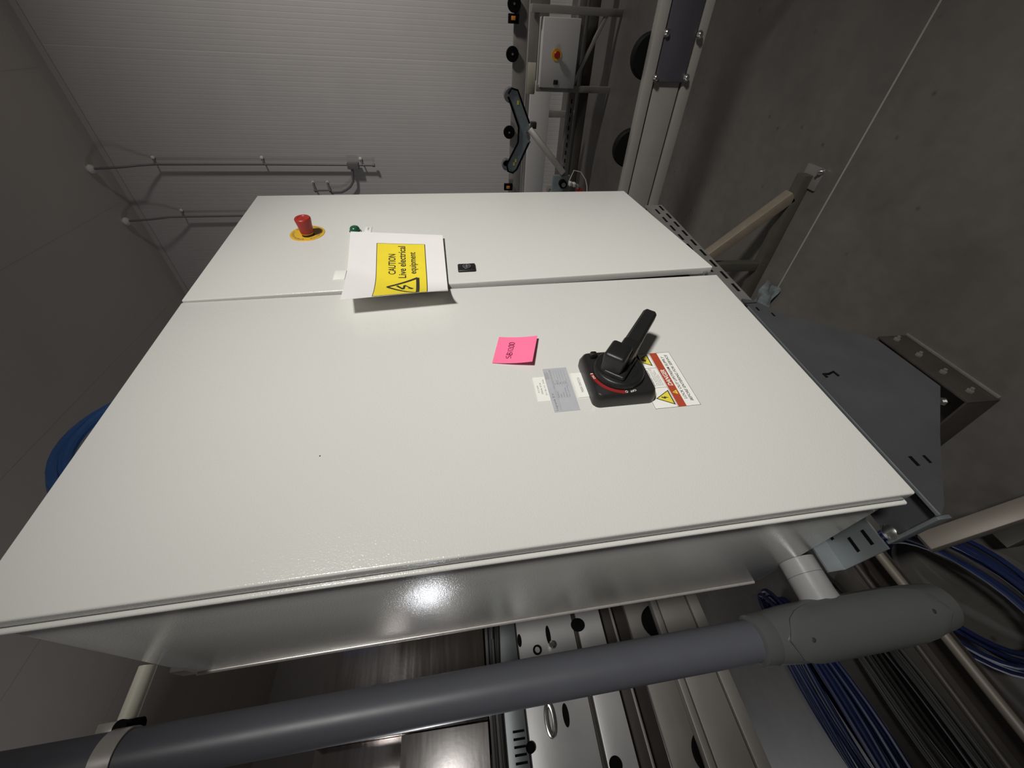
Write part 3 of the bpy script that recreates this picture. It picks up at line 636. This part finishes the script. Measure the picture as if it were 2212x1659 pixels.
# scrap of plastic film on the floor
df = MB(); c0 = G(1655, 645, 2, FL)
ptsf = []; 
for i in range(9):
    for j in range(9):
        u, w = i / 8 - .5, j / 8 - .5
        ptsf.append((c0.x + u * 0.10 + 0.03 * w, c0.y + w * 0.16, FL + 0.012 + 0.014 * math.sin(9 * u + 4 * w) * math.cos(7 * w - 3 * u)))
df.add(ptsf, [(i * 9 + j, (i + 1) * 9 + j, (i + 1) * 9 + j + 1, i * 9 + j + 1) for i in range(8) for j in range(8)])
tag(df.build('plastic_film', 'debris', None, (c0.x, c0.y, FL)), 'crumpled scrap of pale plastic film on the floor beside the far stand foot', 'film')

# ================================================================== conveyors
def wheel(parent, c, axis, r, wdt, m='rubber'):
    ax = Vector(axis).normalized(); w = MB().lathe(Vector(c) - ax * wdt / 2, ax, [(0, r * 0.55), (0.0, r * 0.92), (wdt * 0.15, r), (wdt * 0.85, r), (wdt, r * 0.92), (wdt, r * 0.55), (wdt * 0.8, r * 0.5), (wdt * 0.8, 0.004)], 32).build('wheel', m, parent)
    MB().lathe(Vector(c) - ax * (wdt / 2 + 0.008), ax, [(0, 0.006), (0.0, 0.010), (wdt + 0.016, 0.010), (wdt + 0.016, 0.006)], 16).build('axle', 'chrome', w)
    return w
XN = 1.70
nc = thing('near_conveyor_rail', 'pale grooved conveyor rail with two big black wheels and dark bolted cover plate', 'conveyor', (XN, 0.5, FL))
y285 = [G(px, 285, 0, XN).z for px in (1368, 1389, 1443, 1466)]
zt, zg1, zg2, zb = y285
Ya, Yb = -1.6, 1.30
m_ = MB()
m_.box(XN, XN + 0.035, Ya, Yb, zg1 + 0.004, zt, 0.003); m_.box(XN + 0.004, XN + 0.03, Ya, Yb, zg2 + 0.003, zg1 - 0.003, 0.002); m_.box(XN, XN + 0.035, Ya, Yb, zb, zg2 - 0.004, 0.003)
m_.build('rail_profile', 'rail', nc)
MB().box(XN + 0.010, XN + 0.03, Ya, Yb, zg2 - 0.006, zg1 + 0.006).build('groove_core', 'rust', nc, smooth=False)
pe = G(1452, 177, 0, XN).y
MB().box(XN - 0.010, XN, Ya, pe, zg2 - 0.002, zg1 + 0.003, 0.002).build('cover_plate', 'purple', nc)
for px, py in ((1440, 71), (1511, 75), (1416, 168), (1482, 168)):
    p = G(px, py, 0, XN - 0.01); MB().lathe((XN - 0.010, p.y, p.z), (-1, 0, 0), [(0, 0.012), (0.003, 0.012), (0.003, 0.008), (0.010, 0.008), (0.012, 0.005)], 12).build('hex_bolt', 'chrome', nc)
for px, py in ((1367, 121), (1327, 321)):
    p = G(px, py, 0, XN + 0.05); wheel(nc, (XN + 0.062, p.y, p.z - 0.070), (1, 0, 0), 0.070, 0.032)
for y in (-0.55, 1.05):
    MB().box(XN + 0.045, XN + 0.095, y, y + 0.05, FL, zb + 0.02, 0.003).build('leg', 'rail', nc)

XF = 5.0
fc = thing('far_conveyor', 'low conveyor line with small black wheels, at the foot of the ribbed wall', 'conveyor', (XF, 0.8, FL))
MB().box(XF + 0.01, XF + 0.05, -1.6, 2.6, -0.80, -0.660, 0.003).build('rail_profile', 'rail', fc)
MB().box(XF + 0.02, XF + 0.06, -1.6, 2.6, -1.00, -0.815, 0.003).build('lower_rail', 'strut', fc)
for px, py in ((1111, 8), (1107, 117), (1100, 286)):
    p = G(px, py, 0, XF - 0.03); wheel(fc, (XF - 0.02, p.y, p.z), (1, 0, 0), 0.062, 0.03)
for px, py in ((1108, 40), (1101, 404)):
    p = G(px, py, 0, XF - 0.03)
    w = MB().box(XF - 0.045, XF + 0.0, p.y - 0.035, p.y + 0.035, -0.70, -0.60, 0.004).build('sensor_bracket', 'rubber', fc)
    MB().box(XF - 0.062, XF - 0.045, p.y - 0.018, p.y + 0.012, -0.665, -0.625, 0.003).build('orange_reflector', 'orange', w)
for y in (-0.9, 0.7, 2.2):
    MB().box(XF + 0.06, XF + 0.12, y, y + 0.06, FL, -0.80, 0.003).build('leg', 'rail', fc)
# inner parallel beams of the far line
ib = thing('conveyor_beam', 'pair of long grey low beams with slotted edge in front of the far conveyor', 'beam', (4.3, 0.8, FL))
MB().box(4.55, 4.59, 0.40, 2.4, -0.98, -0.78, 0.003).build('pale_sheet', 'boxpaint', ib)
MB().box(4.30, 4.36, -1.5, 2.4, -1.16, -1.10, 0.003).build('beam_profile', 'strut', ib)
MB().box(4.30, 4.42, -1.5, 2.4, -1.28, -1.20, 0.003).build('beam_profile', 'darktube', ib)
for k in range(24):
    MB().box(4.296, 4.30, 0.50 + k * 0.07, 0.535 + k * 0.07, -1.135, -1.125).build('slot', 'rubber', ib, smooth=False)
for y in (-0.8, 1.6): MB().box(4.31, 4.35, y, y + 0.05, FL, -1.28, 0.002).build('leg', 'darktube', ib)
# control box on its own frame
bxp = thing('control_box', 'pale grey control box with red and yellow push button on a tube frame', 'control box', (4.2, 0.2, FL))
p0 = G(1172, 35, 0, 4.2); p1 = G(1240, 192, 0, 4.2); p2 = G(1168, 188, 0, 4.2); p3 = G(1257, 38, 0, 4.2)
zt_ = (p0.z + p2.z) / 2; zb_ = (p1.z + p3.z) / 2
MB().box(4.20, 4.38, p0.y, p1.y, zb_, zt_, 0.006, 3).build('box', 'boxpaint', bxp)
eb = G(1202, 118, 0, 4.2)
e1 = MB().lathe((4.2, eb.y, eb.z), (-1, 0, 0), [(0, 0.042), (0.004, 0.042)], 24).build('yellow_plate', 'yellow', bxp)
MB().lathe((4.196, eb.y, eb.z), (-1, 0, 0), [(0, 0.016), (0.015, 0.016), (0.018, 0.026), (0.032, 0.026), (0.036, 0.022)], 24).build('push_button', 'red', e1)
kk = G(1200, 178, 0, 4.2); MB().box(4.194, 4.2, kk.y - 0.016, kk.y + 0.016, kk.z - 0.020, kk.z + 0.020, 0.002).build('latch', 'black', bxp)
t0 = G(1150, 25, 0, 4.2)
MB().box(4.22, 4.26, p0.y - 0.07, p0.y - 0.02, FL, zt_ + 0.10, 0.004).build('frame_post', 'rail', bxp)
MB().box(4.22, 4.26, p1.y - 0.02, p1.y + 0.03, FL, zt_ + 0.02, 0.004).build('frame_post', 'rail', bxp)
MB().box(4.27, 4.30, p0.y - 0.07, p1.y + 0.05, zt_ + 0.025, zt_ + 0.105, 0.003).build('top_rail', 'rail', bxp)
MB().box(4.262, 4.27, 0.25, 0.47, zt_ + 0.03, zt_ + 0.10, 0.001).build('cream_plate', 'cream', bxp)
MB().quadbeam((4.24, p0.y - 0.04, zb_ - 0.22), (4.24, p1.y, zb_ + 0.02), 0.03, 0.03).build('diagonal', 'rail', bxp)
# V-shaped belt arm
va = thing('belt_arm', 'blue-grey V-shaped belt arm with rollers at both tips, hanging off the far conveyor', 'belt arm', (4.0, 0.75, -0.7))
zsc = 6.635
def zz(x, y): return 1070 + x / zsc, 170 + y / zsc
poly = [(195, 200), (245, 160), (305, 175), (350, 290), (470, 620), (500, 700), (500, 860), (480, 910), (300, 1280), (250, 1335), (190, 1310), (180, 1230), (320, 930), (345, 800), (340, 680), (200, 290)]
XA = 4.0
p3d = [G(*zz(x, y), 0, XA) for x, y in poly]
MB().prism([(XA, p.y, p.z) for p in p3d], (0.02, 0, 0)).build('arm_plate', 'frosty', va)
cyx = sum(p.y for p in p3d) / len(p3d); czx = sum(p.z for p in p3d) / len(p3d)
bl_ = MB(); bpts = [(185, 215), (235, 140), (320, 165), (365, 290), (490, 640)]
bl_.tube([G(*zz(x, y), 0, XA - 0.004) for x, y in bpts], 0.0085, 6)
bl_.tube([G(*zz(x, y), 0, XA - 0.004) for x, y in [(490, 900), (305, 1300), (250, 1350), (180, 1325), (165, 1230), (325, 915), (335, 700), (185, 260)]], 0.0085, 6)
bl_.build('belt', 'rubber', va)
for x, y, r_ in ((215, 235, 0.055), (165, 1235, 0.046), (150, 1200, 0.03)):
    p = G(*zz(x, y), 0, XA + 0.04); MB().lathe((XA + 0.02, p.y, p.z), (1, 0, 0), [(0, r_ * 0.9), (0.004, r_), (0.06, r_), (0.064, r_ * 0.9)], 24).build('roller', 'conduit', va)
for x, y in ((440, 775), (455, 800), (485, 905)):
    p = G(*zz(x, y), 0, XA); MB().lathe((XA, p.y, p.z), (-1, 0, 0), [(0, 0.012), (0.008, 0.012), (0.012, 0.006)], 8).build('bolt', 'chrome', va)
for x, y in ((325, 345), (290, 1170), (265, 1220)):
    p = G(*zz(x, y), 0, XA - 0.001); MB().box(XA - 0.002, XA, p.y - 0.014, p.y + 0.014, p.z - 0.008, p.z + 0.008).build('yellow_sticker', 'sticker_y', va, smooth=False)
a = G(*zz(500, 730), 0, 3.95); b_ = G(*zz(985, 1365), 0, 3.7)
MB().quadbeam(a, b_, 0.05, 0.05, (1, 0, 0), 0.006).build('strut_tube', 'rail', va)
MB().box(XA - 0.02, XA + 0.03, a.y - 0.05, a.y + 0.0, a.z - 0.06, a.z - 0.01, 0.004).build('pivot_block', 'galvdark', va)
# air unit at the foot of the strut
au = thing('air_cylinder_unit', 'small cluster of clear tubing and red valve at the end of the diagonal strut', 'air unit', (3.7, b_.y + 0.05, b_.z))
q0 = G(1217, 399, 0, 3.65)
MB().ring((3.65, q0.y, q0.z), (1, 0, 0), 0.020, 0.034, 0.05, n=24).build('bushing', 'rubber', au)
MB().cyl((3.64, q0.y, q0.z), (3.69, q0.y, q0.z), 0.019, 20).build('pin', 'chrome', au)
MB().box(3.70, 3.74, q0.y - 0.06, 1.2195, q0.z - 0.07, q0.z + 0.09, 0.006).build('bracket_plate', 'frosty', au)
for i, (px, py, m) in enumerate(((1232, 396, 'clip'), (1240, 398, 'clip'), (1247, 402, 'frosty'), (1246, 409, 'red'), (1254, 410, 'red'))):
    p = G(px, py, 0, 3.62); MB().box(3.60, 3.65, p.y - 0.012, p.y + 0.02, p.z - 0.012, p.z + 0.012, 0.003).build('fitting', m, au)
tp = [G(px, py, 0, 3.66) for px, py in ((1229, 392), (1240, 368), (1255, 372), (1265, 388), (1268, 402), (1268, 415))]
MB().tube(tp, 0.004, 8).build('air_hose', 'clip', au)
cb = thing('cross_member', 'grey cross member joining the near and far conveyor rails behind the cabinet edge', 'beam', (3.0, 1.2, -1.0))
MB().box(XN + 0.04, 4.22, 1.22, 1.27, -1.02, -0.95, 0.003).build('cross_tube', 'rail', cb)
for x in (2.9, 3.15): MB().lathe((x, 1.22, -0.98), (0, -1, 0), [(0, 0.012), (0.01, 0.012), (0.014, 0.005)], 8).build('bolt', 'chrome', cb)
tag(MB().box(XN + 0.05, XN + 0.09, 1.225, 1.265, FL, -1.0).build('leg', 'rail', cb), None)

# ================================================================== conduits on the ribbed wall
def wall_conduit(label, pyx, py_pts, clips, xoff=0.07, r=0.013):
    t_ = thing('wall_conduit', label, 'conduit', (WX - xoff, py_pts[-1].y, py_pts[-1].z))
    MB().tube(py_pts, r, 10).build('tube', 'conduit', t_)
    c = py_pts[0]; MB().lathe(c + Vector((0, 0, 0.03)), (0, 0, -1), [(0, 0.030), (0.03, 0.048), (0.05, 0.045), (0.07, 0.020)], 16).build('ceiling_boss', 'clip', t_)
    for (y, z) in clips:
        k = MB().tube([(WX, y - 0.055, z + 0.02), (WX - 0.04, y - 0.03, z + 0.008), (WX - xoff - 0.012, y, z)], 0.009, 8).build('clip', 'conduit', t_)
        MB().lathe((WX - 0.006, y - 0.062, z + 0.022), (-1, 0, 0), [(0, 0.022), (0.012, 0.020), (0.018, 0.008)], 12).build('clip_foot', 'clip', k)
    return t_
xc = WX - 0.07
def WP(px, py, x=xc): return G(px, py, 0, x)
c_top = G(196, 365, 2, CZ - 0.03)
pts = [c_top, WP(262, 361, 5.75), WP(300, 357, 5.85), WP(335, 355), WP(570, 355), WP(750, 356), WP(806, 357)]
t1 = wall_conduit('longer thin conduit dropping down the ribbed wall to a tee, upper of the two', None, pts, [(WP(335, 355).y, WP(335, 355).z), (WP(570, 355).y, WP(570, 355).z), (WP(783, 357).y, WP(783, 357).z)])
e_ = WP(808, 357); MB().lathe((e_.x, e_.y, e_.z - 0.01), (0, 0, 1), [(0, 0.022), (0.03, 0.022)], 12).build('end_cap', 'conduit', t1)
j_ = WP(760, 356); MB().box(j_.x - 0.03, j_.x + 0.03, j_.y - 0.03, j_.y + 0.05, j_.z - 0.09, j_.z + 0.06, 0.01).build('tee_box', 'conduit', t1)
br_ = [WP(*p, xc) for p in ((760, 362), (762, 378), (763, 392), (757, 403), (748, 410), (738, 415), (715, 416))]
MB().tube(br_, 0.016, 10).build('branch', 'conduit', t1)
c_top = G(272, 478, 2, CZ - 0.03)
pts = [c_top, WP(325, 474, 5.78), WP(365, 469, 5.85), WP(400, 468), WP(530, 466), WP(900, 462)]
wall_conduit('shorter thin conduit on the ribbed wall vanishing behind the cabinet top', None, pts, [(WP(396, 468).y, WP(396, 468).z)])
wb = thing('wall_bracket', 'small dark two-armed bracket on the ribbed wall just above the cabinet edge', 'bracket', (WX - 0.1, 1.75, 1.75))
for px in (676, 707):
    MB().tube([WP(px, 394, WX), WP(px + 3, 406, WX - 0.06), WP(px + 6, 414, WX - 0.12)], 0.012, 8).build('arm', 'conduit', wb)
    p = WP(px, 394, WX); MB().lathe((WX, p.y, p.z), (-1, 0, 0), [(0, 0.020), (0.008, 0.018)], 12).build('foot', 'clip', wb)
MB().tube([WP(678, 412, WX - 0.1), WP(712, 411, WX - 0.1)], 0.010, 8).build('crossbar', 'conduit', wb)

# ================================================================== blue hose coil on top, behind the doors
co = thing('hose_coil', 'coil of blue hose lying on top of the cabinet behind its upper edge', 'hose', (0.71, 0.80, 0.62), 'C')
A = K(226, 886, 1, 0.86); Bm = K(112, 1010, 1, 0.86)
for i in range(5):
    pts = []
    for k in range(41):
        t_ = 2 * PI * k / 40
        rx, rz = 0.209 - 0.007 * i + 0.004 * math.sin(3 * t_ + i), 0.238 - 0.010 * i
        pts.append((0.722 + rx * math.cos(t_), 0.895 - 0.006 * (i % 3) + 0.010 * math.sin(t_ + i), 0.808 + rz * math.sin(t_)))
    MB().tube(pts, 0.011, 10, cap=False).build('hose_loop', 'blue', co)

# ================================================================== machines behind the cabinet (seen past the conduit)
YB = 1.62
sm_ = thing('stainless_cabinet', 'brushed stainless steel machine housing with scratches, behind the lower edge of the grey cabinet', 'machine', (0.3, YB + 0.3, 0.0))
MB().box(0.165, 0.75, YB, YB + 0.5, -0.012, 0.52, 0.003).build('front_panel', 'steel', sm_)
MB().box(-0.115, 0.080, -0.003, 0.003, 0.0, 0.27, 0.001, 2, Matrix.Translation((0.08, YB - 0.02, -0.010)) @ Matrix.Rotation(math.radians(-5), 4, 'Z') @ Matrix.Rotation(math.radians(-7.5), 4, 'X')).build('sloped_panel', 'steelbright', sm_)  # sheet shaped and tilted to catch the work spot's reflection
MB().box(-0.05, 0.165, YB + 0.03, YB + 0.5, -0.012, 0.52, 0.003).build('side_panel', 'steel', sm_)
MB().box(0.050, 0.085, YB - 0.012, YB, -0.03, 0.045, 0.001).build('hinge_block', 'rust', sm_)
MB().box(0.04, 0.75, YB + 0.01, YB + 0.5, -0.045, -0.012, 0.002).build('bottom_gap', 'rubber', sm_)
for lx_, ly_ in ((0.64, 1.98), (0.64, 2.06)): MB().box(lx_, lx_ + 0.05, ly_, ly_ + 0.05, FL, -0.045, 0.003).build('leg', 'strut', sm_)
def band(parent, name, px0, px1, m, y=YB, dy=0.04, x0=-0.5, x1=1.15, bev=0.002):
    z0 = G(px1, 1600, 1, y).z; z1 = G(px0, 1600, 1, y).z
    return MB().box(x0, x1, y, y + dy, z0, z1, bev).build(name, m, parent)
mw = thing('rear_machine', 'pale metal machine side with black knobs and a handle, next to the stainless housing', 'machine', (0.3, YB, FL))
band(mw, 'dark_loom', 1062, 1092, 'galvdark', dy=0.05)
for i, px in enumerate((1067, 1074, 1081, 1088)):
    z = G(px, 1600, 1, YB - 0.01).z; MB().tube([(-0.5, YB - 0.008, z), (0.2, YB - 0.012, z + 0.004), (0.42, YB - 0.008, z - 0.012 * (i % 2)), (1.1, YB - 0.01, z + 0.004)], 0.0055, 8).build('cable', 'greycable' if i % 2 else 'conduit', mw)
band(mw, 'scale_plate', 1094, 1140, 'galv')
for k in range(9):
    x = -0.02 + k * 0.018; z = G(1122, 1600, 1, YB).z; MB().box(x, x + 0.006, YB - 0.002, YB, z - 0.018, z + 0.018).build('notch', 'rubber', mw, smooth=False)
band(mw, 'side_panel', 1144, 1290, 'rail_back'); band(mw, 'lower_panel', 1302, 1366, 'rail_back')
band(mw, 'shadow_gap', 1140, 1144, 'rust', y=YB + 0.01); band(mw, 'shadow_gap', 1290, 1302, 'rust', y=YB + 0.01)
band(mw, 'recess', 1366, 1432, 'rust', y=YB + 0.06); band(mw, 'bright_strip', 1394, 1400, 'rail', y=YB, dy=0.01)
p = G(1146, 1615, 1, YB - 0.01); MB().lathe((p.x, YB, p.z), (0, -1, 0), [(0, 0.014), (0.014, 0.014), (0.018, 0.010)], 20).build('knob', 'rubber', mw)
for px, py, sx_, sz_ in ((1222, 1545, 0.030, 0.010), (1184, 1372, 0.030, 0.008), (1122, 1384, 0.020, 0.007), (1248, 1350, 0.022, 0.026), (1330, 1652, 0.02, 0.02)):
    p = G(px, py, 1, YB); w = MB(); n = 20; w.prism([(p.x + sx_ * math.cos(2 * PI * k / n), YB - 0.003, p.z + sz_ * math.sin(2 * PI * k / n)) for k in range(n)], (0, 0.003, 0)); w.build('oval_opening', 'rubber', mw)
p = G(1188, 1555, 1, YB - 0.03); a = G(1184, 1530, 1, YB)
hp = [(p.x + 0.040 * math.cos(t_) , YB - 0.004 - 0.026 * abs(math.cos(t_ / 2 - 0.0)) ** 0.5 * (1 if True else 0), p.z + 0.012 * math.sin(t_)) for t_ in [2 * PI * k / 20 for k in range(21)]]
MB().tube([(x, YB - 0.022, z) for x, y, z in hp], 0.0055, 10, cap=False).build('pull_handle', 'chrome', mw)
MB().cyl((p.x + 0.038, YB, p.z), (p.x + 0.038, YB - 0.022, p.z), 0.006, 12).build('handle_post', 'chrome', mw)
p = G(1192, 1395, 1, YB); MB().lathe((p.x, YB, p.z), (0, -1, 0), [(0, 0.012), (0.02, 0.012), (0.024, 0.007)], 12).build('valve', 'chrome', mw)
for y, px in ((1, 1),): pass
p = G(1160, 1405, 1, YB); MB().ring((p.x, YB - 0.004, p.z), (0, -1, 0), 0.010, 0.015, 0.006, n=24).build('eyelet', 'rubber', mw)
MB().box(1.08, 1.14, YB + 0.05, YB + 0.10, FL, -0.6).build('leg', 'rail', mw)
MB().box(-0.48, -0.42, YB + 0.05, YB + 0.10, FL, -0.6).build('leg', 'rail', mw)
rc = thing('rear_conveyor_rail', 'pale grooved conveyor rail with black wheels running behind and below the cabinet', 'conveyor', (0.3, 1.66, FL))
band(rc, 'upper_sheet', 1434, 1508, 'rail', y=1.74, dy=0.01)
zt2 = G(1511, 1600, 1, 1.66).z; zg3 = G(1529, 1600, 1, 1.66).z; zg4 = G(1611, 1600, 1, 1.66).z; zb2 = G(1642, 1600, 1, 1.66).z
m_ = MB(); m_.box(-0.6, 1.3, 1.66, 1.695, zg3 + 0.003, zt2, 0.003); m_.box(-0.6, 1.3, 1.664, 1.69, zg4 + 0.003, zg3 - 0.003, 0.002); m_.box(-0.6, 1.3, 1.66, 1.695, zb2, zg4 - 0.003, 0.003)
m_.build('rail_profile', 'rail', rc)
MB().box(-0.6, 1.3, 1.672, 1.69, zg4 - 0.005, zg3 + 0.005).build('groove_core', 'rust', rc, smooth=False)
for px, py in ((1503, 1632), (1391, 1345)):
    p = G(px, py, 1, 1.71); wheel(rc, (p.x, 1.715, p.z - 0.055), (0, 1, 0), 0.058, 0.03)
for x in (-0.5, 1.2): MB().box(x, x + 0.05, 1.70, 1.745, FL, zb2 + 0.02, 0.003).build('leg', 'rail', rc)

# ================================================================== cables on the floor
def loops(name, label, cat, c, rx, ry, n, r, m, zb=FL, tilt=0.0, jitter=0.03, rot=0.0, group=None):
    t_ = thing(name, label, cat, (c[0], c[1], zb), group=group)
    rnd = random.Random(hash(len(label)) % 1000 + n)
    for i in range(n):
        a = rx + rnd.uniform(-jitter, jitter); b = ry + rnd.uniform(-jitter, jitter); ph = rnd.uniform(0, 6); ox = rnd.uniform(-jitter, jitter) * 0.5; oy = rnd.uniform(-jitter, jitter) * 0.5
        pts = []
        for k in range(33):
            t2 = 2 * PI * k / 32; x = a * math.cos(t2); y = b * math.sin(t2)
            xr = x * math.cos(rot) - y * math.sin(rot); yr = x * math.sin(rot) + y * math.cos(rot)
            pts.append((c[0] + ox + xr, c[1] + oy + yr, zb + r + i * r * 1.3 + 0.006 * math.sin(3 * t2 + ph) + 0.006 + tilt * yr))
        MB().tube(pts, r, 8, cap=False).build('cable_loop', m, t_)
    return t_
c1 = G(2075, 1275, 2, FL + 0.05)
loops('blue_cable_coil', 'loose coil of dark blue cable on the floor beyond the conduit elbow', 'cable', (c1.x, c1.y + 0.02), 0.20, 0.13, 7, 0.007, 'darkblue', rot=0.5)
c2 = G(1880, 1540, 2, FL + 0.03)
loops('blue_cable_bundle', 'thick bundle of dark blue cable trailing over the floor below the conduit elbow', 'cable', (c2.x + 0.02, c2.y + 0.10), 0.42, 0.10, 9, 0.009, 'darkblue', rot=0.1, jitter=0.03)
c3 = G(1985, 1520, 2, FL + 0.05)
loops('grey_cable_bundle', 'bundle of grey cables lying on the floor between blue cable and pale rail', 'cable', (c3.x, c3.y), 0.40, 0.06, 8, 0.0065, 'greycable', rot=0.10, jitter=0.035)
c4 = G(1990, 1215, 2, FL + 0.05)

for o in bpy.data.objects:
    if '_o' in o: del o['_o']
